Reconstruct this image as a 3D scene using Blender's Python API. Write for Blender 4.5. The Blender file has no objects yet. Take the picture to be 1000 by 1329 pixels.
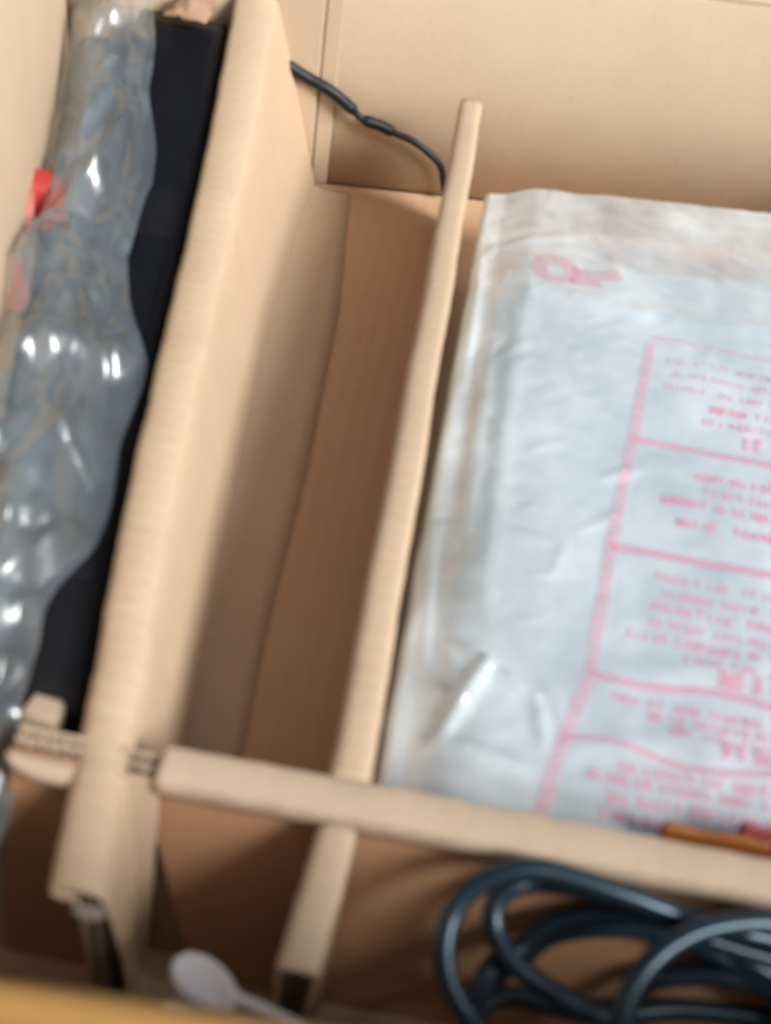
import bpy, bmesh, math, random
from mathutils import Vector, Matrix, noise

random.seed(7)
SC = bpy.context.scene
COL = SC.collection
MM = 0.001                      # everything below is written in millimetres

# ------------------------------------------------------------------ camera
cam_d = bpy.data.cameras.new('camera')
cam = bpy.data.objects.new('camera', cam_d)
COL.objects.link(cam)
CX = Vector((0.982412, -0.186726, 0.000000)); CY = Vector((0.134086, 0.705461, -0.695950)); CZ = Vector((0.129952, 0.683709, 0.718091))
# rows of the world axes in camera coordinates
Rm = Matrix((CX, CY, CZ)).to_4x4()
cam.matrix_world = Matrix.Translation(Vector((-3.923, -148.692, 256.957)) * MM) @ Rm
cam_d.sensor_fit = 'VERTICAL'
cam_d.sensor_height = 24.0
cam_d.lens = 1500.0 / 1329.0 * 24.0
cam_d.clip_start = 0.01
cam_d.clip_end = 60.0
cam_d.dof.use_dof = True        # the phone was focused past the box: everything is a little soft
cam_d.dof.focus_distance = 1.6
cam_d.dof.aperture_fstop = cam_d.lens * 0.001 / 0.0035
SC.camera = cam

# ------------------------------------------------------------------ world, sun, exposure
SUN_EL = math.radians(38)
SUN_DIR = Vector((0.85, -0.50, 0)).normalized() * math.cos(SUN_EL) + Vector((0, 0, math.sin(SUN_EL)))
w = bpy.data.worlds.new('World')
SC.world = w
w.use_nodes = True
nt = w.node_tree
nt.nodes.clear()
out = nt.nodes.new('ShaderNodeOutputWorld')
bg = nt.nodes.new('ShaderNodeBackground')
sky = nt.nodes.new('ShaderNodeTexSky')
sky.sky_type = 'NISHITA'
sky.sun_disc = False
sky.sun_elevation = SUN_EL
sky.sun_rotation = math.atan2(SUN_DIR.x, SUN_DIR.y)
sky.air_density = 1.0
sky.dust_density = 7.0
sky.ozone_density = 1.0
bg.inputs['Strength'].default_value = 0.06
nt.links.new(sky.outputs[0], bg.inputs['Color'])
nt.links.new(bg.outputs[0], out.inputs['Surface'])
sd = bpy.data.lights.new('sun', 'SUN')
sd.energy = 3.5
sd.angle = math.radians(22)
sd.color = (1.0, 0.985, 0.965)
so = bpy.data.objects.new('sun', sd)
COL.objects.link(so)
so.rotation_euler = SUN_DIR.to_track_quat('Z', 'Y').to_euler()
SC.view_settings.view_transform = 'Standard'
SC.view_settings.look = 'None'
SC.view_settings.exposure = 0.24
SC.view_settings.gamma = 1.0
SC.cycles.use_denoising = True
SC.cycles.max_bounces = 14
SC.cycles.diffuse_bounces = 8
SC.cycles.transparent_max_bounces = 24

# ------------------------------------------------------------------ materials
def new_mat(name):
    m = bpy.data.materials.new(name)
    m.use_nodes = True
    t = m.node_tree
    t.nodes.clear()
    o = t.nodes.new('ShaderNodeOutputMaterial')
    return m, t, o

def N(t, kind, **kw):
    n = t.nodes.new(kind)
    for k, v in kw.items():
        if k in n.inputs.keys():
            n.inputs[k].default_value = v
        else:
            setattr(n, k, v)
    return n

def cardboard(name, col, flute_axis=None, period=6.0, spread=0.10, rough=0.75, relief=0.25):
    m, t, o = new_mat(name)
    p = N(t, 'ShaderNodeBsdfPrincipled', Roughness=rough)
    p.inputs['Specular IOR Level'].default_value = 0.25
    tc = N(t, 'ShaderNodeTexCoord')
    n1 = N(t, 'ShaderNodeTexNoise', Scale=22.0, Detail=5.0, Roughness=0.6)
    n2 = N(t, 'ShaderNodeTexNoise', Scale=900.0, Detail=3.0)
    mp = N(t, 'ShaderNodeMapping')
    mp.inputs['Scale'].default_value = (1.0, 0.18, 1.0)
    t.links.new(tc.outputs['Object'], n1.inputs['Vector'])
    t.links.new(tc.outputs['Object'], mp.inputs['Vector'])
    t.links.new(mp.outputs[0], n2.inputs['Vector'])
    mix = N(t, 'ShaderNodeMix', data_type='RGBA')
    a = [c * (1 - spread) for c in col] + [1]
    b = [min(1, c * (1 + spread)) for c in col] + [1]
    mix.inputs['A'].default_value = a
    mix.inputs['B'].default_value = b
    add = N(t, 'ShaderNodeMath', operation='MULTIPLY_ADD')
    add.inputs[1].default_value = 0.45
    t.links.new(n2.outputs['Fac'], add.inputs[0])
    mul = N(t, 'ShaderNodeMath', operation='MULTIPLY_ADD')
    mul.inputs[1].default_value = 0.9
    mul.inputs[2].default_value = -0.17
    t.links.new(n1.outputs['Fac'], mul.inputs[0])
    t.links.new(mul.outputs[0], add.inputs[2])
    t.links.new(add.outputs[0], mix.inputs['Factor'])
    n3 = N(t, 'ShaderNodeTexNoise', Scale=420.0, Detail=2.0)
    t.links.new(tc.outputs['Object'], n3.inputs['Vector'])
    fl = N(t, 'ShaderNodeMapRange')
    fl.inputs['From Min'].default_value = 0.60
    fl.inputs['From Max'].default_value = 0.72
    fl.inputs['To Min'].default_value = 0.0
    fl.inputs['To Max'].default_value = 0.18
    t.links.new(n3.outputs['Fac'], fl.inputs['Value'])
    mx2 = N(t, 'ShaderNodeMix', data_type='RGBA')
    mx2.inputs['B'].default_value = [c * .55 for c in col] + [1]
    t.links.new(fl.outputs[0], mx2.inputs['Factor'])
    t.links.new(mix.outputs['Result'], mx2.inputs['A'])
    t.links.new(mx2.outputs['Result'], p.inputs['Base Color'])
    bump = N(t, 'ShaderNodeBump', Strength=0.35, Distance=0.0004)
    t.links.new(n2.outputs['Fac'], bump.inputs['Height'])
    last = bump
    if flute_axis:
        wv = N(t, 'ShaderNodeTexWave', wave_type='BANDS', bands_direction=flute_axis, wave_profile='SIN')
        wv.inputs['Scale'].default_value = 1.0 / (period * MM) * 0.314
        wv.inputs['Distortion'].default_value = 1.2
        wv.inputs['Detail'].default_value = 1.0
        wv.inputs['Detail Scale'].default_value = 0.2
        t.links.new(tc.outputs['Object'], wv.inputs['Vector'])
        b2 = N(t, 'ShaderNodeBump', Strength=relief, Distance=0.0006)
        t.links.new(wv.outputs['Fac'], b2.inputs['Height'])
        t.links.new(bump.outputs[0], b2.inputs['Normal'])
        last = b2
    t.links.new(last.outputs[0], p.inputs['Normal'])
    t.links.new(p.outputs[0], o.inputs['Surface'])
    return m

def plain(name, col, rough=0.5, spec=0.5, noise_amt=0.12, scale=60.0, bump=0.0):
    m, t, o = new_mat(name)
    p = N(t, 'ShaderNodeBsdfPrincipled', Roughness=rough)
    p.inputs['Specular IOR Level'].default_value = spec
    tc = N(t, 'ShaderNodeTexCoord')
    n = N(t, 'ShaderNodeTexNoise', Scale=scale, Detail=4.0)
    t.links.new(tc.outputs['Object'], n.inputs['Vector'])
    mix = N(t, 'ShaderNodeMix', data_type='RGBA')
    mix.inputs['A'].default_value = [c * (1 - noise_amt) for c in col] + [1]
    mix.inputs['B'].default_value = [min(1, c * (1 + noise_amt)) for c in col] + [1]
    t.links.new(n.outputs['Fac'], mix.inputs['Factor'])
    t.links.new(mix.outputs['Result'], p.inputs['Base Color'])
    if bump:
        b = N(t, 'ShaderNodeBump', Strength=bump, Distance=0.0005)
        t.links.new(n.outputs['Fac'], b.inputs['Height'])
        t.links.new(b.outputs[0], p.inputs['Normal'])
    t.links.new(p.outputs[0], o.inputs['Surface'])
    return m

def film(name, tint, haze, edge=0.5, rough=0.12, gloss_min=0.06, wrinkle=0.3, wscale=120.0):
    """clear polythene: see-through, with a milky haze that varies and a glossy skin"""
    m, t, o = new_mat(name)
    tr = N(t, 'ShaderNodeBsdfTransparent', Color=(0.985, 0.99, 0.995, 1))
    df = N(t, 'ShaderNodeBsdfDiffuse', Color=(*tint, 1))
    tl = N(t, 'ShaderNodeBsdfTranslucent', Color=(*tint, 1))
    gl = N(t, 'ShaderNodeBsdfGlossy', Color=(0.95, 0.97, 1.0, 1), Roughness=rough)
    tc = N(t, 'ShaderNodeTexCoord')
    ns = N(t, 'ShaderNodeTexNoise', Scale=wscale, Detail=4.0)
    ns.inputs['Distortion'].default_value = 1.0
    t.links.new(tc.outputs['Object'], ns.inputs['Vector'])
    bp = N(t, 'ShaderNodeBump', Strength=wrinkle, Distance=0.002)
    t.links.new(ns.outputs['Fac'], bp.inputs['Height'])
    for s in (df, gl):
        t.links.new(bp.outputs[0], s.inputs['Normal'])
    m1 = N(t, 'ShaderNodeMixShader', Fac=0.28)
    t.links.new(df.outputs[0], m1.inputs[1])
    t.links.new(tl.outputs[0], m1.inputs[2])
    n2 = N(t, 'ShaderNodeTexNoise', Scale=28.0, Detail=5.0)
    t.links.new(tc.outputs['Object'], n2.inputs['Vector'])
    mr = N(t, 'ShaderNodeMapRange')
    mr.inputs['From Min'].default_value = 0.3
    mr.inputs['From Max'].default_value = 0.7
    mr.inputs['To Min'].default_value = haze * 0.65
    mr.inputs['To Max'].default_value = min(1.0, haze * 1.35)
    t.links.new(n2.outputs['Fac'], mr.inputs['Value'])
    m2 = N(t, 'ShaderNodeMixShader')
    t.links.new(mr.outputs[0], m2.inputs[0])
    t.links.new(tr.outputs[0], m2.inputs[1])
    t.links.new(m1.outputs[0], m2.inputs[2])
    lw = N(t, 'ShaderNodeLayerWeight', Blend=0.35)
    t.links.new(bp.outputs[0], lw.inputs['Normal'])
    ma = N(t, 'ShaderNodeMath', operation='MULTIPLY_ADD')
    ma.inputs[1].default_value = edge
    ma.inputs[2].default_value = gloss_min
    t.links.new(lw.outputs['Fresnel'], ma.inputs[0])
    m3 = N(t, 'ShaderNodeMixShader')
    t.links.new(ma.outputs[0], m3.inputs[0])
    t.links.new(m2.outputs[0], m3.inputs[1])
    t.links.new(gl.outputs[0], m3.inputs[2])
    t.links.new(m3.outputs[0], o.inputs['Surface'])
    return m

def ink(name, col, alpha):
    m, t, o = new_mat(name)
    tr = N(t, 'ShaderNodeBsdfTransparent')
    df = N(t, 'ShaderNodeBsdfDiffuse', Color=(*col, 1))
    tc = N(t, 'ShaderNodeTexCoord')
    n = N(t, 'ShaderNodeTexNoise', Scale=500.0, Detail=3.0)
    t.links.new(tc.outputs['Object'], n.inputs['Vector'])
    mr = N(t, 'ShaderNodeMapRange')
    mr.inputs['From Min'].default_value = 0.35
    mr.inputs['From Max'].default_value = 0.65
    mr.inputs['To Min'].default_value = alpha * 0.7
    mr.inputs['To Max'].default_value = alpha
    t.links.new(n.outputs['Fac'], mr.inputs['Value'])
    mx = N(t, 'ShaderNodeMixShader')
    t.links.new(mr.outputs[0], mx.inputs[0])
    t.links.new(tr.outputs[0], mx.inputs[1])
    t.links.new(df.outputs[0], mx.inputs[2])
    t.links.new(mx.outputs[0], o.inputs['Surface'])
    return m

KRAFT = (0.56, 0.43, 0.30)
M_DIV = cardboard('kraft_divider', KRAFT, 'Y', 6.5, relief=0.22)
M_CROSS = cardboard('kraft_cross_divider', (0.58, 0.455, 0.34), 'X', 7.0, relief=0.05)
M_WALL = cardboard('kraft_wall', (0.55, 0.435, 0.315), 'X', 7.0, relief=0.03)
M_FLOOR = cardboard('kraft_floor', (0.60, 0.405, 0.255), 'X', 7.0, relief=0.15)
M_LINER_SHADE = cardboard('shade_toned_liner', (0.44, 0.25, 0.14), 'X', 7.0, relief=0.05)  # kraft darkened: shade of the front bays painted into the liner colour
M_CORE_SHADE = cardboard('shade_toned_fluting', (0.10, 0.075, 0.058), None)  # shade inside the flute gaps painted into the core colour
M_TAPE = plain('brown_packing_tape', (0.40, 0.225, 0.068), 0.35, 0.5, 0.14, 14.0, 0.3)
M_BLACK = plain('black_plastic', (0.008, 0.009, 0.012), 0.5, 0.3, 0.3, 300.0, 0.1)
M_NAVY = plain('dark_navy_plastic', (0.0035, 0.005, 0.008), 0.6, 0.2, 0.3, 40.0)
M_CORD = plain('black_rubber_sky_tint', (0.010, 0.024, 0.038), 0.33, 0.9, 0.25, 400.0, 0.12)
M_CORD.node_tree.nodes['Principled BSDF'].inputs['Specular Tint'].default_value = (0.62, 0.84, 1.0, 1)  # blue sky reflection put into the cord's base and specular tint
M_THIN = plain('black_cable_sheath', (0.008, 0.010, 0.014), 0.45, 0.35, 0.2, 400.0)
M_RED = plain('red_plastic', (0.42, 0.035, 0.03), 0.6, 0.5, 0.2, 90.0)
M_PINKRIB = plain('faded_red_ribbon', (0.50, 0.16, 0.14), 0.5, 0.5, 0.25, 90.0)
M_WHITE = plain('white_plastic', (0.80, 0.82, 0.85), 0.28, 0.6, 0.04, 60.0)
M_FOAM = plain('white_foam', (0.81, 0.94, 1.0), 0.8, 0.2, 0.05, 40.0, 0.2)
M_GREYFOAM = plain('grey_blue_foam', (0.12, 0.16, 0.19), 0.8, 0.2, 0.2, 30.0, 0.3)
M_CREAM = plain('cream_foam', (0.50, 0.40, 0.30), 0.8, 0.2, 0.08, 60.0, 0.2)
M_GREY = plain('grey_plastic', (0.13, 0.15, 0.18), 0.4, 0.5, 0.1, 60.0)
M_ORANGE = plain('orange_wrapper', (0.27, 0.085, 0.014), 0.6, 0.5, 0.2, 60.0)
M_DARKRED = plain('dark_red_wrapper', (0.22, 0.03, 0.026), 0.6, 0.5, 0.2, 60.0)
M_SCRAP = plain('torn_white_paper', (0.55, 0.50, 0.46), 0.9, 0.1, 0.1, 200.0, 0.3)
M_BROWNP = plain('brown_paper', (0.36, 0.24, 0.16), 0.8, 0.2, 0.2, 60.0, 0.4)
M_FILM_R = film('clear_printed_film', (0.87, 0.96, 1.0), 0.68, 0.6, 0.16, 0.09, 0.3, 60.0)
M_FILM_L = film('crumpled_clear_film', (0.44, 0.55, 0.62), 0.22, 0.5, 0.30, 0.15, 0.10, 40.0)
M_INK = ink('pink_ink', (0.78, 0.31, 0.43), 0.54)
M_INK_PALE = ink('pale_pink_ink', (0.78, 0.40, 0.50), 0.45)
M_MARK = ink('pink_red_ink', (0.74, 0.30, 0.38), 0.34)
M_GROUND = plain('grey_brown_table', (0.25, 0.20, 0.16), 0.6, 0.4, 0.2, 8.0)

# ------------------------------------------------------------------ helpers
BASES = {}

def empty(name, loc, label=None, cat=None, group=None, kind=None):
    o = bpy.data.objects.new(name, None)
    o.empty_display_size = 0.01
    COL.objects.link(o)
    o.location = Vector(loc) * MM
    BASES[o] = Vector(loc)
    tag(o, label, cat, group, kind)
    return o

def tag(o, label=None, cat=None, group=None, kind=None):
    for k, v in (('label', label), ('category', cat), ('group', group), ('kind', kind)):
        if v:
            o[k] = v

def link(name, verts, faces, mat, parent=None, root=None, smooth=True, base=None):
    """one mesh object; verts in world mm; root is the thing whose origin they are measured from"""
    r = root or parent
    b = BASES.get(r, Vector((0, 0, 0))) if r else Vector(base or (0, 0, 0))
    me = bpy.data.meshes.new(name)
    me.from_pydata([tuple((Vector(v) - b) * MM) for v in verts], [], faces)
    if smooth:
        me.polygons.foreach_set('use_smooth', [True] * len(me.polygons))
    me.materials.append(mat)
    bm = bmesh.new()
    bm.from_mesh(me)
    bmesh.ops.recalc_face_normals(bm, faces=bm.faces)
    bm.to_mesh(me)
    bm.free()
    o = bpy.data.objects.new(name, me)
    COL.objects.link(o)
    if parent:
        o.parent = parent
    else:
        o.location = b * MM
        BASES[o] = b
    return o

def solid(o, th, offset=-1.0):
    md = o.modifiers.new('thickness', 'SOLIDIFY')
    md.thickness = th * MM
    md.offset = offset
    md.use_even_offset = False
    return o

def loft(sections, closed=False, caps=False):
    n = len(sections[0])
    v = [p for s in sections for p in s]
    f = []
    for i in range(len(sections) - 1):
        for j in range(n if closed else n - 1):
            k = (j + 1) % n
            f.append((i * n + j, i * n + k, (i + 1) * n + k, (i + 1) * n + j))
    if caps:
        f.append(tuple(range(n - 1, -1, -1)))
        f.append(tuple((len(sections) - 1) * n + j for j in range(n)))
    return v, f

def merge(parts):
    V, F = [], []
    for v, f in parts:
        k = len(V)
        V += list(v)
        F += [tuple(i + k for i in q) for q in f]
    return V, F

def interp(table, y):
    if y <= table[0][0]:
        return table[0][1]
    for (a, b), (c, d) in zip(table, table[1:]):
        if y <= c:
            s = (y - a) / (c - a)
            return b + (d - b) * s
    return table[-1][1]

def catmull(pts, per=8):
    P = [Vector(p) for p in pts]
    P = [P[0] * 2 - P[1]] + P + [P[-1] * 2 - P[-2]]
    o = []
    for i in range(1, len(P) - 2):
        for k in range(per):
            t = k / per
            a, b, c, d = P[i - 1], P[i], P[i + 1], P[i + 2]
            o.append(0.5 * ((2 * b) + (c - a) * t + (2 * a - 5 * b + 4 * c - d) * t * t + (3 * b - a - 3 * c + d) * t ** 3))
    o.append(P[-2])
    return o

def tube(pts, rad, seg=14):
    """rad: number or list of the same length as pts"""
    rs = rad if hasattr(rad, '__len__') else [rad] * len(pts)
    secs = []
    nrm = None
    for i, p in enumerate(pts):
        t = (pts[min(i + 1, len(pts) - 1)] - pts[max(i - 1, 0)]).normalized()
        if nrm is None:
            nrm = t.orthogonal().normalized()
        nrm = (nrm - t * nrm.dot(t)).normalized()
        b = t.cross(nrm)
        secs.append([p + (nrm * math.cos(2 * math.pi * k / seg) + b * math.sin(2 * math.pi * k / seg)) * rs[i] for k in range(seg)])
    return loft(secs, True, True)

def rbox(name, pts_bottom, pts_top, mat, parent=None, root=None, bevel=1.0, seg=3, base=None):
    """bevelled prism between two polygons"""
    n = len(pts_bottom)
    v = list(pts_bottom) + list(pts_top)
    f = [tuple(range(n - 1, -1, -1)), tuple(range(n, 2 * n))] + [(j, (j + 1) % n, n + (j + 1) % n, n + j) for j in range(n)]
    o = link(name, v, f, mat, parent, root, smooth=True, base=base)
    bm = bmesh.new()
    bm.from_mesh(o.data)
    if bevel:
        bmesh.ops.bevel(bm, geom=bm.edges[:], offset=bevel * MM, segments=seg, affect='EDGES', clamp_overlap=True)
    bm.to_mesh(o.data)
    bm.free()
    o.data.polygons.foreach_set('use_smooth', [True] * len(o.data.polygons))
    md = o.modifiers.new('normals', 'WEIGHTED_NORMAL')
    md.keep_sharp = True
    return o

def slab(name, quad, z0, z1, mat, parent=None, root=None, bevel=0.8):
    return rbox(name, [(x, y, z0) for x, y in quad], [(x, y, z1) for x, y in quad], mat, parent, root, bevel)

def nz(x, y, z=0.0, s=1.0):
    return noise.noise(Vector((x * s, y * s, z)))

# ------------------------------------------------------------------ setting
FLOOR = -72.0
g = link('table', [(-1500, -1500, -80), (1500, -1500, -80), (1500, 1500, -80), (-1500, 1500, -80)], [(0, 1, 2, 3)], M_GROUND, smooth=False)
g['kind'] = 'structure'

# ------------------------------------------------------------------ the carton
carton = empty('cardboard_carton', (40, 180, -79.5), 'open brown cardboard carton holding all the dividers, bags and cables', 'carton')
def back_y(x):
    return 0.154 * x + 414.2
def left_x(y):
    return -197 + 0.225 * (383 - y)
def right_x(y):
    return 300 + 0.15 * (460 - y)
TOP = 47.0
def wall(name, a, b, th, z0, z1, ctop=0.0, nseg=60):
    """thin upright sheet from a to b (xy), thickness to the right-hand side of a->b, with a slightly wavy top"""
    d = Vector((b[0] - a[0], b[1] - a[1]))
    L = d.length
    d.normalize()
    n = Vector((d.y, -d.x))
    secs = []
    for i in range(nseg + 1):
        s = i / nseg
        bow = 0.8 * nz(s * 7, z1 * 0.1, 3.3)
        p = Vector(a) + d * (L * s) + n * bow
        zt = z1 + 0.5 * nz(s * 30, 1.7)
        q = p + n * th
        secs.append([(p.x, p.y, z0), (p.x, p.y, z0 + (zt - z0) * .5), (p.x, p.y, zt - 1.0), (p.x + n.x * 1, p.y + n.y * 1, zt),
                     (q.x - n.x * 1, q.y - n.y * 1, zt), (q.x, q.y, zt - 1.0), (q.x, q.y, z0)])
    v, f = loft(secs, True, True)
    return link(name, v, f, M_WALL, carton)
wall('back_wall', (300, back_y(300)), (-197, back_y(-197)), 5, FLOOR - 2, TOP)
wall('left_wall', (-197, back_y(-197) - 1), (left_x(-92), -92), 5, FLOOR - 2, 88)
wall('right_wall', (right_x(-77), -77), (300, back_y(300) - 1), 5, FLOOR - 2, TOP)
wall('front_wall', (left_x(-92) + .5, -93.5), (right_x(-80) - .5, -78), 5, FLOOR - 2, 46)
# floor: two bottom flaps that meet in a narrow seam
sy = lambda x: -30.0 + 0.02 * (x + 60)
xl0, xr0 = left_x(0), right_x(0)
slab('bottom_flap', [(left_x(sy(-150)) + .5, sy(-150) + .9), (right_x(-30) - .5, sy(300) + .9), (300 - .5, back_y(300) - .6), (-196.5, back_y(-196.5) - .6)], FLOOR - 5, FLOOR, M_FLOOR, carton, bevel=0.8)
slab('bottom_flap', [(left_x(-92) + 1, -92.6), (right_x(-75) - 1, -76.8), (right_x(-30) - .5, sy(300) - .9), (left_x(-30) + .5, sy(-150) - .9)], FLOOR - 6, FLOOR - 1.2, M_FLOOR, carton, bevel=0.8)
# outward folded flaps at the back and the front
def flap(name, a, b, out_, drop, mat, z, th=4.0, nseg=40):
    secs = []
    for i in range(nseg + 1):
        s = i / nseg
        x = a[0] + (b[0] - a[0]) * s
        y = a[1] + (b[1] - a[1]) * s
        row = []
        for k in range(9):
            u = k / 8
            row.append((x + out_[0] * u, y + out_[1] * u, z + 2.0 * math.sin(u * math.pi) - drop * u + 0.8 * nz(s * 9, u * 3, 8.0)))
        secs.append(row)
    v, f = loft(secs)
    o = link(name, v, f, mat, carton)
    return solid(o, th)
flap('top_flap', (-210, back_y(-210) + 6), (296, back_y(296) + 6), (-18, 120), 30, M_WALL, TOP + 2)
# the front flap stands straight up on the front wall; brown packing tape runs along and over its edge
FZ = 94.6  # flap made this tall to block front light and darken the front bays
def front_line(x):
    return -93.2 + (x + 90) * 0.036
def front_flap():
    secs = []
    for i in range(61):
        x = -88 + 460 * i / 60
        y = front_line(x)
        w_ = .6 * nz(x, 0, 3, .02)
        zt = FZ + .25 * nz(x, 3, 1, .06)
        secs.append([(x, y + w_, 46.8), (x, y + w_ * .5, 70), (x, y, zt - .8), (x, y - .8, zt), (x, y - 3.4, zt), (x, y - 4.2, zt - .8), (x, y - 4.2 + w_ * .5, 70), (x, y - 4.2 + w_, 46.8)])
    v, f = loft(secs, True, True)
    link('top_flap', v, f, M_WALL, carton)
front_flap()
def tape():
    secs = []
    for i in range(121):
        x = -86 + 200 * i / 120
        y = front_line(x)
        zt = FZ + .25 * nz(x, 3, 1, .06) + .25
        row = [(x, y + .35, zt - 9), (x, y + .3, zt - 1), (x, y - .7, zt + .05), (x, y - 2, zt + .1), (x, y - 3.5, zt + .05), (x, y - 4.5, zt - .9)]
        for k in range(1, 13):
            d = k * 3.4
            row.append((x, y - 4.6 - .5 * abs(nz(x * .6, d, 5, .06)) - .25 * abs(nz(x, d * 2, 2, .12)), zt - .9 - d))
        secs.append(row)
    v, f = loft(secs)
    o = link('packing_tape', v, f, M_TAPE, carton)
    return solid(o, 0.1, 1)
tape()
# glue seam: two narrow upright strips pasted on the back wall, left of the long divider's bay
def strip(name, x0, x1, z0, z1, off, th):
    q = [(x0, back_y(x0) - off), (x1, back_y(x1) - off), (x1, back_y(x1) - off + th), (x0, back_y(x0) - off + th)]
    return slab(name, q, z0, z1, M_WALL, carton, bevel=0.5)
strip('glue_tab', -76, -68, FLOOR + .3, TOP - 2, 2.2, 1.6)
strip('side_panel', -112, -76.6, FLOOR + .3, TOP - 4, 4.8, 4.0)

# ------------------------------------------------------------------ dividers
GRP = 'corrugated cardboard dividers'
def sine_sheet(p0, axis, length, amp_dir, amp, ext_dir, ext, period, n_per=8, th=0.45):
    """a fluted sheet: waves run along axis, swing along amp_dir, and the sheet reaches along ext_dir"""
    p0, axis, amp_dir, ext_dir = Vector(p0), Vector(axis), Vector(amp_dir), Vector(ext_dir)
    n = max(4, int(length / period * n_per))
    A, B = [], []
    for i in range(n + 1):
        s = length * i / n
        q = p0 + axis * s + amp_dir * (amp * math.sin(2 * math.pi * s / period + 0.35 * math.sin(s * 0.31)))
        A.append([q + amp_dir * th * .5, q + amp_dir * th * .5 + ext_dir * ext, q - amp_dir * th * .5 + ext_dir * ext, q - amp_dir * th * .5])
    return loft(A, True, True)

# --- long left divider (ridge leans to the left towards the back)
RIDGE_L = [(-36, -63), (2, -68.2), (88, -81.6), (199, -95.5), (300, -107), (398, -119)]
BASE_R = [(-36, -38), (28, -34.0), (107, -37.6), (189, -38.5), (295, -43.2), (398, -54.4)]
CREASE_R = [(-36, -46.5), (-23, -47.8), (24, -51.6), (69, -56.2), (155, -62.8), (262, -71.4), (351, -74.4), (398, -73.8)]
def rise(y):
    return 26.0 * max(0.0, (y - 215) / 185) ** 1.35
divA = empty('cardboard_divider', (-70, 180, FLOOR), 'long cardboard divider with a broad folded ridge, beside the black device', 'divider', GRP)
def secA(y):
    xl = interp(RIDGE_L, y) + 0.45 * nz(y, 0, 4.2, 0.05) + 0.3 * nz(y, 0, 1.1, 0.3)
    xb = interp(BASE_R, y)
    rw = 11.5 + 0.02 * max(0, y) + 0.5 * nz(y, 5, 2.2, 0.05)
    xr = xl + rw
    h = 0.7 * nz(y, 3, 7.7, 0.05) + 0.2 * nz(y, 9, 3.1, 0.35) + rise(y)
    xc = interp(CREASE_R, y)
    return xl, xr, xc, xb, h
secs = []
ys = [-36 + 433 * i / 150 for i in range(151)]
for y in ys:
    xl, xr, xc, xb, h = secA(y)
    lo = -72
    s = [(xl + 7.2, y, lo), (xl + 7.0, y, -30), (xl + 6.6, y, -7 + h), (xl + 3.0, y, -5.6 + h), (xl + 0.6, y, -4.2 + h), (xl, y, -2.6 + h), (xl + 0.7, y, -1.0 + h), (xl + 2.4, y, -.1 + h),
         (xl + rw * .5 if False else (xl + xr) / 2, y, .4 + h), (xr - 2, y, -.3 + h), (xr - .4, y, -1.6 + h), (xr + .8, y, -4 + h)]
    wob = 0.6 * nz(y, 20, 5.5, 0.03)
    for k in range(1, 9):
        u = k / 8
        bul = 0.8 * math.sin(u * math.pi)
        s.append((xr + .8 + (xc - xr - .8) * u + bul + wob * math.sin(u * 3.14), y, -4 + h + (FLOOR + 2.2 + 4 - h) * u))
    s.append((xc + 0.8, y, FLOOR + .9))
    for k in range(1, 5):
        u = k / 4
        s.append((xc + 1.0 + (xb - xc - 1.0) * u, y, FLOOR + .12 + .5 * (1 - u) + .1 * nz(y, u * 5, 9, .05)))
    secs.append(s)
# the sheet is cut short at the near end below the ridge
v, f = loft(secs)
o = link('folded_sheet', v, f, M_DIV, divA)
solid(o, .5, 1.0)
# the fluted core that shows at the near end
xe = interp(RIDGE_L, -33)
parts = []
for dx in (9.3, 11.7):
    parts.append(sine_sheet((xe + dx, -35.9, FLOOR + .5), (0, 0, 1), 66, (1, 0, 0), .95, (0, 1, 0), 7, 5.6))
parts.append(([(xe + 7.9 + a, y, z) for z in (FLOOR + .5, -5) for a in (0, .5) for y in (-36.0, -29)], [(0, 1, 3, 2), (4, 6, 7, 5), (0, 2, 6, 4), (1, 5, 7, 3), (0, 4, 5, 1), (2, 3, 7, 6)]))
parts.append(([(xe + 10.3 + a, y, z) for z in (FLOOR + .5, -5) for a in (0, .5) for y in (-36.0, -29)], [(0, 1, 3, 2), (4, 6, 7, 5), (0, 2, 6, 4), (1, 5, 7, 3), (0, 4, 5, 1), (2, 3, 7, 6)]))
v, f = merge(parts[:2])
link('corrugated_core', v, f, M_CORE_SHADE, divA)
v, f = merge(parts[2:])
link('core_liner', v, f, M_DIV, divA, smooth=False)
# scrap of torn paper hanging from the near end of the ridge
sv = []
for i in range(7):
    for j in range(6):
        a, b = i / 6, j / 5
        sv.append((xe + 5.2 + 7.5 * a + nz(i * .7, j * .7, 3) * 1.2, -36.6 - 1.2 * nz(i * .9, j * .8, 1) - 1.0 * math.sin(a * 3), -4.5 - 6.0 * b + 1.4 * nz(i * 1.1, j, 9)))
sf = [(i * 6 + j, i * 6 + j + 1, (i + 1) * 6 + j + 1, (i + 1) * 6 + j) for i in range(6) for j in range(5)]
o = link('torn_paper', sv, sf, M_SCRAP, divA, smooth=False)
solid(o, 0.5)

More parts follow.
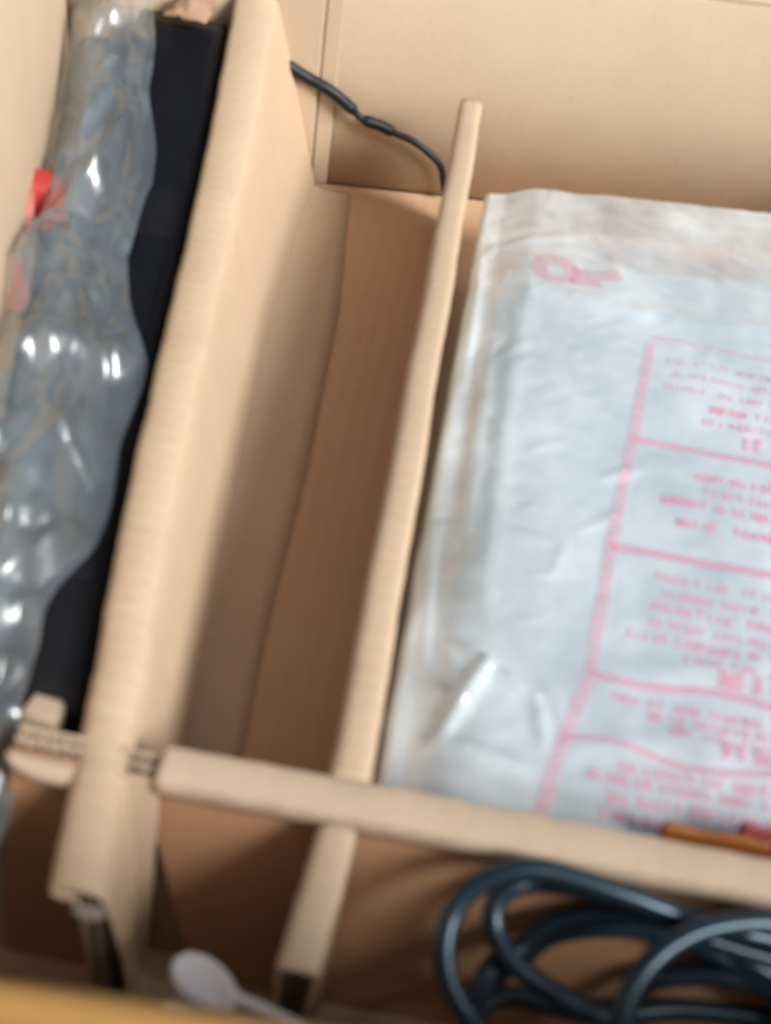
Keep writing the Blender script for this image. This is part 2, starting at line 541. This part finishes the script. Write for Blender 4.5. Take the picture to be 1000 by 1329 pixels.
# --- middle divider, straight, with a narrow folded ridge
divB = empty('cardboard_divider', (0, 180, FLOOR), 'straight narrow cardboard divider along the left edge of the pink printed bag', 'divider', GRP)
def secB(y, front_cut):
    w = 5.35 + 0.25 * nz(y, 0, 3.0, 0.07)
    c = 0.5 * nz(y, 2, 6.0, 0.02) + 0.25 * nz(y, 0, 2.0, 0.2)
    h = -1.2 + 0.5 * nz(y, 7, 1.0, 0.06) + 0.18 * nz(y, 1, 4.0, 0.4)
    yy = lambda z: y + front_cut * (-z / 72.0)
    prof = [(-w + .4, FLOOR + .2), (-w + .2, -40), (-w, -8), (-w, -2.2), (-w + .5, -.9), (-w + 1.6, -.1), (-w * .3, .3), (w * .3, .2), (w - 1.6, -.1), (w - .5, -.9), (w, -2.2), (w, -8), (w - .2, -40), (w - .4, FLOOR + .2)]
    return [(c + x, yy(z), z + (h if z > -20 else 0)) for x, z in prof]
secs = [secB(6.6 + (383 - 6.6) * i / 120, 0) for i in range(121)]
v, f = loft(secs)
solid(link('folded_sheet', v, f, M_DIV, divB), 1.2)
secs = []
for i in range(21):
    y = -44 + (44 - 6.8) * i / 20
    secs.append([(a * .92 - 1.0 - 3.2 * (1 - i / 20), b, c) for a, b, c in secB(y, 13.5 * (1 - i / 20) - 18.5 * i / 20)])
v, f = loft(secs)
solid(link('folded_sheet', v, f, M_DIV, divB), 1.2)
parts = []
for dx in (-2.2, 1.5):
    parts.append(sine_sheet((dx - 4.2, -42.6, -6), (0, .19, -.98), 66, (1, 0, 0), 1.5, (0, 1, 0), 20, 5.8))
v, f = merge(parts)
link('corrugated_core', v, f, M_CORE_SHADE, divB)
# far end: folded end face with core
v, f = sine_sheet((0, 380, FLOOR + 1), (0, 0, 1), 66, (1, 0, 0), 2.8, (0, -1, 0), 20, 5.8)
link('corrugated_core', v, f, M_CORE_SHADE, divB)

# --- cross divider over both
divC = empty('cardboard_divider', (100, 0, FLOOR), 'cross cardboard divider lying across the other two in front of the printed bag', 'divider', GRP)
LEAN = 22.0 / 72
def lean(y, z):
    return y + LEAN * min(0.0, z + 2)
LN = Vector((0, LEAN, 1))
def ridgeC(x0, x1, n):
    secs = []
    for i in range(n + 1):
        x = x0 + (x1 - x0) * i / n
        e = 0.35 * nz(x, 0, 1.0, 0.12) + 1.3 * max(0, nz(x, 4, 2.0, 0.075))
        g_ = 0.35 * nz(x, 8, 5.0, 0.12) + 1.0 * max(0, nz(x, 2, 7.0, 0.085))
        h = 1.0 + 0.35 * nz(x, 1, 3.0, 0.06)
        sl = -0.0 * x
        prof = [(-2.6, -7.2), (-4.7, -6.0), (-5.4 - g_, -3.2), (-5.4 - g_, -1.5), (-5.0 - g_, -.4), (-4.2 - g_, 0), (0, .3), (4.4 + e, .1), (5.0 + e, -.3), (5.3 + e, -1.0), (5.3 + e, -3), (5.0, -8), (5.0, -40), (5.0, FLOOR + .2)]
        secs.append([(x, lean(y, z), z + (h if z > -30 else 0)) for y, z in prof])
    return loft(secs)
v, f = ridgeC(-47.5, 362, 200)
solid(link('folded_sheet', v, f, M_CROSS, divC), 1.1)
def board(name, y0, y1, xl_top, xl_bot, xr, z1, mat=M_CROSS):
    a0, a1, b0, b1 = lean(y0, FLOOR), lean(y1, FLOOR), lean(y0, z1), lean(y1, z1)
    return rbox(name, [(xl_bot, a0, FLOOR + .2), (xr, a0, FLOOR + .2), (xr, a1, FLOOR + .2), (xl_bot, a1, FLOOR + .2)],
                [(xl_top, b0, z1), (xr, b0, z1), (xr, b1, z1), (xl_top, b1, z1)], mat, divC, bevel=0.25, seg=1)
board('front_liner', -1.2, -.6, -52, -32.5, 361, -5, M_LINER_SHADE)
v, f = sine_sheet((-54.5, lean(.5, -9), -9), (1, 0, 0), 8, (0, 1, 0), .8, LN, 8.6, 5.4)
v2, f2 = sine_sheet((-54.5, lean(-2.5, -9), -9), (1, 0, 0), 8, (0, 1, 0), .8, LN, 8.3, 6.2)
v, f = merge([(v, f), (v2, f2)])
link('corrugated_core', v, f, M_CORE_SHADE, divC)
for y0, z1 in ((-4.3, -.2), (-1.3, .1), (1.7, .4)):
    board('liner', y0, y0 + .6, -57.5, -50, -46.5, z1)
# left stub with its raw fluted edge on top
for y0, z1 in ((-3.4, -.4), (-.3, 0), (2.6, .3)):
    board('liner', y0, y0 + .75, -84, -86, -62.5, z1, M_LINER_SHADE if y0 < -3 else M_CROSS)
v, f = sine_sheet((-84, lean(1.5, FLOOR + 1), FLOOR + 1), (1, 0, 0), 21, (0, 1, 0), .85, LN, 70.3, 5.4)
v2, f2 = sine_sheet((-84, lean(-1.45, FLOOR + 1), FLOOR + 1), (1, 0, 0), 21, (0, 1, 0), .85, LN, 70.0, 6.0)
v, f = merge([(v, f), (v2, f2)])
link('corrugated_core', v, f, M_CORE_SHADE, divC)
# rounded lip of the front liner, bent outwards
secs = []
for i in range(15):
    s = i / 14
    x = -85 + 19.5 * s
    reach = 5.0 * math.sqrt(max(0.02, 1 - (1 - min(1, s * 1.5)) ** 2))
    secs.append([(x, -3.8, -.8), (x, -4.0 - reach * .4, -.9), (x, -4.2 - reach * .8, -1.7), (x, -4.3 - reach, -3.2)])
v, f = loft(secs)
solid(link('bent_lip', v, f, M_CROSS, divC), 0.9)
# cream tab standing behind the stub
t_ = rbox('folded_tab', [(-86, 6.5, -40), (-77.5, 6.0, -40), (-77.5, 9, -40), (-86, 9.5, -40)], [(-87, 9.5, -5), (-77.5, 9, -5), (-77.5, 17, -7), (-86, 18, -7)], M_CREAM, divC, bevel=0.6)

# ------------------------------------------------------------------ black device along the long divider
dev = empty('black_device', (-100, 180, FLOOR), 'long black plastic device lying along the left divider, half wrapped in film', 'device')
def dev_poly(y0, y1, inset, n=12):
    L_, R_ = [], []
    for i in range(n + 1):
        y = y0 + (y1 - y0) * i / n
        rx = interp(RIDGE_L, y) - .8 + (4.5 if y < 40 else 0) * (1 - max(0, y) / 40 if y < 40 else 0)
        wd = 20 + 26 * max(0, min(1, y / 380))
        R_.append((rx - inset, y))
        L_.append((rx - wd + inset, y))
    return L_, R_
def dev_body(name, y0, y1, z0, z1, inset, mat, bev):
    secs = []
    n = 40
    for i in range(n + 1):
        y = y0 + (y1 - y0) * i / n
        rx = interp(RIDGE_L, y) - 1.4
        wd = 17.5 + 27 * max(0, min(1, y / 380))
        a, b = rx - wd + inset, rx - inset
        e = 1.0
        if i in (0, n):
            e = 2.2
        s = []
        for cx, cz, st in ((b - bev, z1 - bev, 0), (a + bev, z1 - bev, 90), (a + bev, z0 + bev, 180), (b - bev, z0 + bev, 270)):
            for k in range(5):
                an = math.radians(st + 22.5 * k)
                s.append((cx + (bev - (e - 1)) * math.cos(an), y, cz + (bev - (e - 1)) * math.sin(an) + (rise(y) * 1.05 if cz > -30 else 0)))
        secs.append(s)
    v, f = loft(secs, True, True)
    return link(name, v, f, mat, dev)
dev_body('body', 16, 382, -66, -9, 0, M_BLACK, 4)
dev_body('top_cover', 150, 235, -10, -8.2, 6, M_NAVY, .8)
dev_body('top_cover', 262, 372, -10, -8.2, 7, M_NAVY, .8)
dev_body('grip', 60, 120, -10, -8.0, 5, M_BLACK, 1.0)

# grey foam strip beside it inside the bag
def stripfoam():
    secs = []
    for i in range(31):
        y = 40 + 336 * i / 30
        b = interp(RIDGE_L, y) - 1.4 - (17.5 + 27 * min(1, y / 380)) - 2
        a = max(left_x(y) + 4, b - 34)
        top = -20 + 3 * nz(y, 0, 2, .03) + rise(y) * .8
        s = []
        for k in range(9):
            u = k / 8
            s.append((a + (b - a) * u, y, top - 6 * (2 * u - 1) ** 4))
        s += [(b, y, -66), (a, y, -66)]
        secs.append(s)
    v, f = loft(secs, True, True)
    o = link('foam_strip', v, f, M_GREYFOAM, base=(-140, 200, -66))
    tag(o, 'grey blue foam strip under the crumpled clear film, left of the black device', 'foam')
stripfoam()

# ------------------------------------------------------------------ crumpled clear film at the left
BAG_R = [(-34, -83), (-15, -82), (2, -85), (16, -88), (41, -90.5), (72, -86.5), (124, -91), (157, -96), (190, -110), (213, -120), (259, -121), (318, -138), (372, -152), (402, -160)]
def ridged(x, y, s, seed):
    return (1 - abs(noise.noise(Vector((x * s, y * s, seed))) * 2)) 
def film_left():
    """crumpled film: long folds that run with the divider, sharp little creases between them"""
    rnd = random.Random(12)
    nu, nv = 230, 66
    creases = []
    for _ in range(95):
        cy = rnd.uniform(-30, 380)
        cu = rnd.random()
        an = rnd.gauss(1.45, .5)
        creases.append((cy, cu, math.cos(an), math.sin(an), rnd.uniform(6, 24), rnd.uniform(1.2, 3.6) * rnd.choice((1, 1, -1)), rnd.uniform(1.0, 3.2)))
    for cy, cu, an, ln, h, w_ in ((150, .55, .35, 22, 5.0, 4.5), (140, .35, .5, 16, 4.0, 3.5), (118, .12, 1.0, 14, 4.5, 4.0), (95, .5, 1.2, 26, 3.5, 3.0), (60, .72, 1.3, 20, 4.5, 3.0), (40, .70, .6, 12, 4.0, 2.6),
                                  (22, .78, .5, 10, 4.0, 2.6), (2, .62, .8, 14, 4.5, 3.0), (352, .35, .4, 16, 5.0, 4.0), (335, .15, .8, 12, 4.0, 3.0), (215, .6, .5, 18, 4.0, 3.0), (260, .5, 1.4, 30, 3.5, 4.0)):
        creases.append((cy, cu, math.cos(an), math.sin(an), ln, h, w_))
    V, F = [], []
    for i in range(nu + 1):
        y = -36 + 418 * i / nu
        xr = interp(BAG_R, y) + 2.5 * nz(y, 0, 6.0, .03)
        xl = left_x(y) + 2
        near = [c for c in creases if abs(c[0] - y) < 34]
        for j in range(nv + 1):
            u = j / nv
            x = xl + (xr - xl) * u
            prof = 1 - max(0, (0.16 - u) / .16) ** 2 * 0.35
            z = -8 + 5 * math.sin(u * math.pi) - 25 * (1 - prof)
            front = max(0, (25 - y) / 60)
            z -= 16 * front * (1 - u * .5)
            q = x + .14 * y
            cr = 6.5 * (ridged(q, y * .12, .040, 1.0) - .5) + 3.2 * (ridged(q, y * .22, .085, 5.0) - .5) + 1.4 * (ridged(q + y * .3, y * .5, .10, 9.0) - .5)
            for cy, cu, ca, sa, ln, h, w_ in near:
                dx, dy = (u - cu) * (xr - xl), y - cy
                al, ac = dx * ca + dy * sa, -dx * sa + dy * ca
                if abs(al) < ln and abs(ac) < 5 * w_:
                    cr += h * max(0, 1 - abs(ac) / (2.2 * w_)) * (1 - (al / ln) ** 2)
            edge = min(1, (1 - u) / .10)
            z += cr * (0.35 + .65 * edge) - (1 - edge) * 2
            z += 24 * min(1, max(0, (236 - y) / 50)) * (1 - u) ** 2.2 * min(1, max(0, (y + 20) / 90))
            if y > 10 and x > interp(RIDGE_L, y) - 48:
                lo = -5.6 + .5 * cr
                z = max(z, lo, -7.0)
            V.append((x, y, z + rise(y) * 1.08))
    for i in range(nu):
        for j in range(nv):
            a = i * (nv + 1) + j
            F.append((a, a + 1, a + nv + 2, a + nv + 1))
    o = link('plastic_bag', V, F, M_FILM_L, base=(-130, 180, -30))
    tag(o, 'crumpled clear plastic bag of blue grey tint, over the black device at left', 'plastic bag')
film_left()

# red things at the left edge
capo = empty('red_clip', (-164, 250, -30), 'small bright red plastic clip by the left carton wall, above the faded red ribbon', 'clip')
secs = []
for i, (zz, rr) in enumerate(((-32, 6.2), (-20, 6.6), (-12, 6.6), (-7, 6.2), (-5, 5.2), (-4.2, 3.5), (-4, 0.6))):
    secs.append([(-167 + 1.3 * (rr + .25 * (k % 2) * (zz < -8)) * 1.25 * math.cos(2 * math.pi * k / 28), 251 + (rr + 1.6 * nz(k * .45, zz * .3, 2)) * 1.25 * math.sin(2 * math.pi * k / 28), zz + 2 + 2.2 * nz(k * .5, rr * .4, 6)) for k in range(28)])
v, f = loft(secs, True, True)
link('shell', v, f, M_RED, capo)
secs = []
for i in range(26):
    s = i / 25
    c = Vector((-174 + 24 * s + 3 * math.sin(s * 9), 243 - 78 * s, -4 + 2.2 * math.sin(s * 14)))
    wv = Vector((1, .3, .35 * math.sin(s * 11))).normalized()
    secs.append([c + wv * t for t in (-7, -3.5, 0, 3.5, 7)])
v, f = loft(secs)
o = solid(link('red_ribbon', v, f, M_PINKRIB, base=(-160, 205, -4)), .5)
tag(o, 'faded red ribbon twisted along the left edge of the crumpled bag', 'ribbon')

# brown paper wad and dark gap at the top between device and divider
secs = []
for i in range(15):
    s = i / 14
    y = 366 + 22 * s
    row = []
    for k in range(12):
        u = k / 11
        row.append((-146 + 20 * u + 2 * nz(i * .5, k * .5, 2), y, 19 + 7 * math.sin(u * 3.1) * math.sin(s * 3.1) + 4 * abs(nz(i * .45, k * .4, 7))))
    secs.append(row)
v, f = loft(secs)
o = solid(link('paper_wad', v, f, M_BROWNP, base=(-136, 377, 19)), .4)
tag(o, 'crumpled brown paper wad on the far end of the black device', 'paper')

# ------------------------------------------------------------------ thin cable at the back
thin = empty('thin_cable', (-50, 395, FLOOR), 'thin black cable with thicker sleeves crossing the far bay by the back wall', 'cable')
cp = [(-112, 388, 6), (-100, 391, -1), (-89, 394, -8), (-82, 396, -12), (-70, 397, -17), (-59, 399, -25), (-53, 400, -30), (-43, 402, -33), (-36, 403, -36), (-26, 404, -39), (-16, 405, -45), (-9, 406, -52), (-5, 407, -66)]
cc = catmull(cp, 6)
v, f = tube(cc, 1.8)
link('cord', v, f, M_THIN, thin)
def sleeve(a, b, r):
    p = cc[a:b + 1]
    rs = [r] * len(p)
    rs[0] = rs[-1] = 1.9
    rs[1] = rs[-2] = r * .92
    v, f = tube(p, rs)
    link('sleeve', v, f, M_THIN, thin)
sleeve(9, 32, 3.0)
sleeve(36, 48, 2.9)

# ------------------------------------------------------------------ right bay: foam block in a printed bag
foam = rbox('foam_block', [(26, 22, FLOOR + .3), (215, 22, FLOOR + .3), (222, 340, FLOOR + .3), (30, 312, FLOOR + .3)],
            [(26, 22, -26), (215, 22, -27), (222, 340, -33), (30, 312, -31)], M_FOAM, bevel=9, seg=5, base=(120, 150, FLOOR + .3))
tag(foam, 'white foam block inside the clear bag printed in pink', 'foam')
FOLDS = [((24, 73), (35, 66), 3.2, 1.6), ((34, 65), (23, 38), 5.0, 2.4), ((35, 65), (50, 56), 4.6, 1.7), ((50, 56), (53, 40), 2.4, 1.6), ((21, 36), (47, 32), 3.2, 2.0), ((13, 120), (16, 60), 2.2, 1.8), ((17, 290), (16, 200), 2.0, 1.6), ((16, 56), (30, 50), 2.2, 1.4),
         ((21, 72), (29, 52), 1.5, 1.5), ((24, 230), (23, 120), 2.0, 3.0), ((34, 250), (31, 90), 1.6, 3.5), ((20, 300), (60, 315), 2.4, 3),
         ((60, 40), (95, 52), 1.6, 4.5), ((95, 52), (125, 40), 1.8, 4.5), ((75, 70), (120, 84), 1.8, 5), ((60, 95), (100, 88), 1.2, 5), ((28, 215), (38, 225), 2.2, 2.0),
         ((70, 156), (84, 166), 2.0, 1.8), ((62, 128), (75, 140), 1.2, 1.5), ((40, 268), (85, 262), 1.8, 5), ((85, 262), (160, 270), 1.5, 6), ((52, 62), (58, 50), 2.0, 1.4)]
_r = random.Random(5)
for _ in range(70):
    fx, fy = (_r.uniform(8, 60), _r.uniform(12, 340)) if _ < 42 else (_r.uniform(60, 170), _r.uniform(12, 350))
    fa, fl = _r.gauss(1.3, .7), _r.uniform(4, 16)
    FOLDS.append(((fx, fy), (fx + fl * math.cos(fa), fy + fl * math.sin(fa)), _r.uniform(.4, 1.3) * (1 if fx < 60 else .35), _r.uniform(.7, 1.6)))
def seg_d(p, a, b):
    ax, ay = a
    bx, by = b
    dx, dy = bx - ax, by - ay
    t = max(0, min(1, ((p[0] - ax) * dx + (p[1] - ay) * dy) / (dx * dx + dy * dy)))
    return math.hypot(p[0] - ax - dx * t, p[1] - ay - dy * t), t
def bag_left(y):
    return 7.2 + max(0, y) * 0.0215 + 0.7 * nz(y, 0, 5, .05)
def bag_z(x, y):
    z = -20.5
    sl = 30 + 0.03 * y                     # where the foam's rounded edge begins
    if x < sl:
        z -= 5.0 * min(1, (sl - x) / 16) ** 1.3
    if y > 262:
        z -= 2.5 * min(1, (y - 262) / 45)
    if y < 24:
        z -= 5 * (1 - y / 24) ** 2 if y > 0 else 5
    z += 1.0 * nz(x, y, 1, .03) + 0.6 * (ridged(x, y * .5, .04, 3.0) - .5) + 0.35 * (ridged(x * .8, y, .1, 6.0) - .5)
    for a, b, h, w_ in FOLDS:
        d, t = seg_d((x, y), a, b)
        if d < 4 * w_:
            z += h * .75 * math.exp(-(d / w_) ** 2) * (0.35 + .65 * math.sin(math.pi * min(1, max(0, t)) * .8 + .3))
    return z
def bag_right():
    V, F = [], []
    ys_ = [7.2 + (354 - 7.2) * i / 195 for i in range(196)]
    cols = 112
    for y in ys_:
        xl = bag_left(y)
        xr = 222
        row = [(xl + .2, y, -64), (xl + .1, y, -45), (xl, y, -32)]
        for j in range(cols + 1):
            u = (j / cols) ** 1.25
            x = xl + .3 + (xr - xl) * u
            near = max(0, 1 - (x - xl) / 2.2)
            yy = y + (max(0, y - 60) / 277) * (0.155 * (x - 14)) + (1.2 * nz(x, 0, 3, .05) if y > 300 else 0)
            z = bag_z(x, yy) - 3.2 * near ** 2
            if y > 348:
                z -= 26 * ((y - 348) / 6) ** 2
            row.append((x, yy, z))
        V += row
    n = cols + 4
    for i in range(len(ys_) - 1):
        for j in range(n - 1):
            a = i * n + j
            F.append((a, a + 1, a + n + 1, a + n))
    o = link('printed_bag', V, F, M_FILM_R, base=(115, 170, -40))
    BASES[o] = Vector((115, 170, -40))
    tag(o, 'clear plastic bag printed with a pink warning panel, beside the middle divider', 'plastic bag')
    return o
bag = bag_right()

def stroke(pts, wd, step=1.2, off=.4):
    """a flat ribbon of ink that follows the film"""
    P = [Vector((p[0], p[1])) for p in pts]
    D = []
    for a, b in zip(P, P[1:]):
        n = max(1, int((b - a).length / step))
        D += [a + (b - a) * (k / n) for k in range(n)]
    D.append(P[-1])
    V = []
    for i, p in enumerate(D):
        t = (D[min(i + 1, len(D) - 1)] - D[max(0, i - 1)]).normalized()
        q = Vector((-t.y, t.x)) * wd * .5
        for s in (q, -q):
            V.append((p.x + s.x, p.y + s.y, bag_z(p.x + s.x, p.y + s.y) + off))
    return V, [(2 * i, 2 * i + 1, 2 * i + 3, 2 * i + 2) for i in range(len(D) - 1)]
def printed(name, strokes, mat):
    v, f = merge(strokes)
    return link(name, v, f, mat, bag)
def frame_x(y):
    return interp([(18, 53), (42, 58), (67, 66), (123, 72.5), (181, 81), (246, 90)], y)
# panel frame and rules
printed('frame_line', [stroke([(frame_x(y), y) for y in range(8, 247, 6)], 4.2)], M_INK_PALE)
def rule(y, wd, wave, mat, x1=205):
    xs = [frame_x(y) - .5 + (x1 - frame_x(y)) * i / 40 for i in range(41)]
    printed('frame_rule', [stroke([(x, y + wave * math.sin((x - xs[0]) * .11) + 0.6 * nz(x, y, 2, .04)) for x in xs], wd)], mat)
rule(246, 2.0, .3, M_INK_PALE)
rule(181, 3.4, .3, M_INK)
rule(124, 3.8, .3, M_INK)
rule(69, 3.0, -1.6, M_INK)
rule(43.5, 2.2, 1.8, M_INK)
# rows of small illegible text, in five languages' worth of paragraphs
def text_row(x0, y, x1, h, bold=.5, mat=M_INK, gap=.2):
    st = []
    x = x0
    while x < x1:
        wl = random.choice((2, 3, 4, 5, 6, 7, 8))
        for _ in range(wl):
            cw = h * random.uniform(.45, .75)
            kind = random.random()
            if kind < .9:
                st.append(stroke([(x, y), (x + .12 * h, y + h)], bold, 3))
            if random.random() < .55:
                yy = y + h * random.choice((0.05, .5, .95))
                st.append(stroke([(x, yy), (x + cw * .7, yy)], bold * .8, 3))
            if random.random() < .45:
                st.append(stroke([(x + cw * .65, y), (x + cw * .7, y + h * random.uniform(.6, 1))], bold, 3))
            x += cw + h * .14
            if x > x1:
                break
        x += h * .55
    printed('text_line', st, mat)
random.seed(21)
ROWS = [(96, 231, 200, 2.6, .5), (98, 223, 200, 2.2, .4), (94, 214, 200, 2.6, .5), (112, 205, 200, 3.0, .8), (107, 197, 200, 3.0, .7),
        (124, 187, 200, 5.0, 1.4),
        (104, 165, 200, 3.2, .8), (107, 157, 200, 3.0, .7), (91, 149, 200, 3.2, .9), (96, 139, 200, 3.2, .9),
        (88, 112, 200, 2.8, .6), (90, 105, 200, 2.6, .6), (86, 98.5, 200, 2.8, .6), (85, 92, 200, 2.6, .6), (78, 85.5, 200, 2.8, .7), (96, 79.5, 200, 2.6, .5),
        (107, 72.5, 200, 5.5, 1.5), (70, 60, 200, 2.8, .6), (84, 55.5, 200, 2.6, .6), (90, 51.3, 200, 2.4, .5),
        (106, 46.5, 200, 5.0, 1.4), (66, 32, 200, 2.8, .6), (75, 36.5, 200, 2.6, .6), (72, 26, 200, 2.6, .6), (70, 20, 200, 2.8, .7), (82, 14, 200, 2.6, .6)]
for x0, y, x1, h, b in ROWS:
    text_row(x0, y, x1, h * 1.3, b * 1.9)
# blurred pink red mark near the far left corner
ringp = [(49 + 7.5 * math.cos(a * .3142), 284 + 8 * math.sin(a * .3142)) for a in range(21)]
printed('round_mark', [stroke(ringp, 7.5), stroke([(56, 285), (66, 285), (78, 289)], 8.5), stroke([(55, 277), (69, 279)], 5.5)], M_MARK)

# orange wrapper behind the cross divider
orr = empty('orange_wrapper', (115, 12, -40), 'orange and dark red wrapper wedged between the cross divider and the printed bag', 'wrapper')
def ripple(x0, x1, y, z0, z1, mat, name):
    secs = []
    for i in range(25):
        x = x0 + (x1 - x0) * i / 24
        secs.append([(x, y + 8.0 * u + 1.2 * math.sin(u * 3.14) + .5 * nz(x, u * 9, 4, .1), z0 + (z1 - z0) * u + .8 * nz(x, 0, 6, .1) * u) for u in [k / 8 for k in range(9)]])
    v, f = loft(secs)
    solid(link(name, v, f, mat, orr), 1.2, 0)
ripple(84, 113, 8.5, -30, -10.0, M_ORANGE, 'sachet')
ripple(104, 160, 10.5, -30, -7.5, M_DARKRED, 'label_panel')

# ------------------------------------------------------------------ power cord coil
l1 = [(160, -16, -30), (135, -11.5, -16), (110.2, -12.2, -7.5), (90.1, -13.2, -3.5), (70.4, -12.2, 1), (51.5, -10.8, 3), (42.4, -12.2, 2.5), (34.2, -16.2, -0.5), (29.8, -22, -4), (28.8, -29.5, -7.5), (31.5, -36, -12), (37.3, -40.8, -17), (45, -44.5, -23), (60, -52, -32), (85, -57, -42), (120, -54, -46), (150, -42, -38), (155, -24, -28), (142, -15, -23)]
l2 = [(125.8, -13, -20), (113.2, -12, -18), (92.5, -10.7, -14.9), (78.5, -8.9, -10.4), (61.8, -10.1, -2.6), (51.6, -8, -8), (44.5, -10.2, -9.3), (40.9, -14.4, -12), (41.9, -19.7, -15), (46.9, -25.3, -17), (54.8, -28.9, -19), (63.8, -31.5, -21), (72.3, -33.1, -22), (84.1, -36, -26), (105, -44, -40), (135, -50, -56), (168, -42, -58), (171.7, -22.2, -47.4), (140.9, -16.7, -31.9)]
l3 = [(116.2, -14.9, -25.9), (101.3, -12.6, -20.3), (88.7, -11.2, -15.8), (77.1, -11.1, -16.6), (66.0, -12.3, -18.8), (57.5, -13.9, -23.7), (52.4, -18, -27), (45.8, -23.9, -30), (42.0, -30.5, -32), (43, -38, -32), (50, -46, -28), (60, -50, -18), (67, -49.5, -11)]
l4 = [(69.5, -45.0, -8), (70.1, -40.6, -5), (71.1, -35.6, -2), (74.7, -29.3, 1), (81.2, -22.8, 3), (91.0, -17.4, 4.2), (105.2, -13.8, 4), (125, -13.5, 1), (148, -20, -6), (160, -32, -26), (150, -34, -48), (133.0, -20.8, -43.5)]
l5 = [(115.7, -15.2, -27.2), (105.7, -14.8, -25.5), (96.7, -15.2, -27.7), (88.1, -16.5, -30.7), (83.8, -18.3, -35.7), (81.5, -24.1, -40), (84, -38, -46), (100, -50, -56), (130, -54, -60), (158, -40, -54), (145, -18, -48)]
l6 = [(123.0, -15.8, -44), (108.0, -16.5, -44), (95.2, -18.0, -44), (83.7, -21.2, -44), (72.3, -23.5, -44), (59.9, -22.6, -44), (51.7, -22.5, -44), (44.8, -27.4, -44), (44, -38, -48), (60, -52, -58), (100, -60, -62), (150, -52, -58), (165, -30, -44), (142, -16, -32)]
l7 = [(114, -14, -22), (100.5, -11, -17), (88.4, -9.5, -12.5), (77.1, -9.5, -12.5), (65.2, -11, -15.5), (55.8, -13.5, -20), (49.6, -18.9, -24), (42.2, -26.2, -24), (41, -38, -34), (56, -52, -54), (85, -58, -64), (103, -57, -64)]
cord = empty('power_cord', (85, -25, FLOOR), 'thick black power cord coiled in front of the cross divider', 'power cord')
path = catmull(l1 + l2 + l3 + l4 + l5 + l6 + l7, 8)
v, f = tube(path, 2.75, 16)
link('sheath', v, f, M_CORD, cord)
# moulded plug on the hidden end of the cord
rbox('plug', [(104, -66, FLOOR + .4), (136, -66, FLOOR + .4), (136, -48, FLOOR + .4), (104, -48, FLOOR + .4)], [(106, -64, -56), (134, -64, -56), (134, -50, -56), (106, -50, -56)], M_CORD, cord, bevel=3)

# grey plastic corner peeking over the cord at the right
gp = rbox('plastic_clip', [(99, -10, -15), (122, -10, -15), (122, -6.6, -15), (101, -6.6, -15)], [(103, -9, -2), (122, -9, -2), (122, -6.8, -2), (104, -6.8, -2)], M_GREY, bevel=.8, base=(112, -8, -15))
tag(gp, 'small grey plastic clip between the cross divider and the black power cord', 'clip')

# ------------------------------------------------------------------ white plastic spoon and stick
sp = empty('plastic_spoon', (-30, -26, FLOOR), 'white plastic spoon sloping down inside the near edge of the carton', 'spoon')
def spoon():
    # head: an oval shallow bowl; its long axis runs from left-far to right-near
    ax = Vector((.80, -.38, .0)).normalized()
    sd_ = Vector((-ax.y, ax.x, 0))
    c = Vector((-24.6, -45.0, -15))
    V = [tuple(c + Vector((0, 0, .6)))]
    rings = 7
    seg = 36
    for r in range(1, rings + 1):
        q = r / rings
        for k in range(seg):
            a = 2 * math.pi * k / seg
            # egg shape, blunter at the far left end
            lx = 8.6 * math.cos(a) * q
            ly = (4.2 - 0.6 * math.cos(a)) * math.sin(a) * q
            z = .6 + 1.2 * q ** 3
            V.append(tuple(c + ax * lx + sd_ * ly + Vector((0, 0, z))))
    F = [(0, 1 + k, 1 + (k + 1) % seg) for k in range(seg)]
    for r in range(rings - 1):
        for k in range(seg):
            a, b = 1 + r * seg + k, 1 + r * seg + (k + 1) % seg
            F.append((a, a + seg, b + seg, b))
    o = solid(link('bowl', V, F, M_WHITE, sp), 2.6, -1)
    md = o.modifiers.new('round', 'BEVEL')
    md.width = .7 * MM
    md.segments = 2
    p = catmull([(-19.5, -46.6, -14.4), (-18.0, -47.0, -14.2), (-13.3, -48.0, -14.2), (-8.7, -48.9, -14.4), (-3.4, -50.1, -14.8), (1, -51.2, -15.2), (16, -56, -17), (40, -66, -21), (66, -84, -26)], 6)
    secs = []
    for i, q in enumerate(p):
        t = (p[min(i + 1, len(p) - 1)] - p[max(i - 1, 0)]).normalized()
        sdv = Vector((-t.y, t.x, 0)).normalized()
        wd = 2.3 - .9 * min(1, i / 10)
        secs.append([q + sdv * (wd * math.cos(a)) + Vector((0, 0, 1.3 * math.sin(a))) for a in [2 * math.pi * k / 12 for k in range(12)]])
    v, f = loft(secs, True, True)
    link('handle', v, f, M_WHITE, sp)
spoon()
secs = []
pp_ = catmull([(-33.3, -50.2, -18.6), (-24.6, -50.4, -18.4), (-13.8, -50.4, -18.4), (-1.1, -51.4, -18.6), (16, -58, -21), (40, -69, -25), (64, -85, -29.5)], 6)
for i, q in enumerate(pp_):
    t = (pp_[min(i + 1, len(pp_) - 1)] - pp_[max(i - 1, 0)]).normalized()
    sdv = Vector((-t.y, t.x, 0)).normalized()
    wd = 1.5 * min(1, .35 + i * .35)
    secs.append([q + sdv * (wd * math.cos(a)) + Vector((0, 0, 1.3 * math.sin(a))) for a in [2 * math.pi * k / 12 for k in range(12)]])
v, f = loft(secs, True, True)
o = link('plastic_stick', v, f, M_WHITE, base=(0, -58, -24))
tag(o, 'flat white plastic stick lying under the white spoon', 'stick')
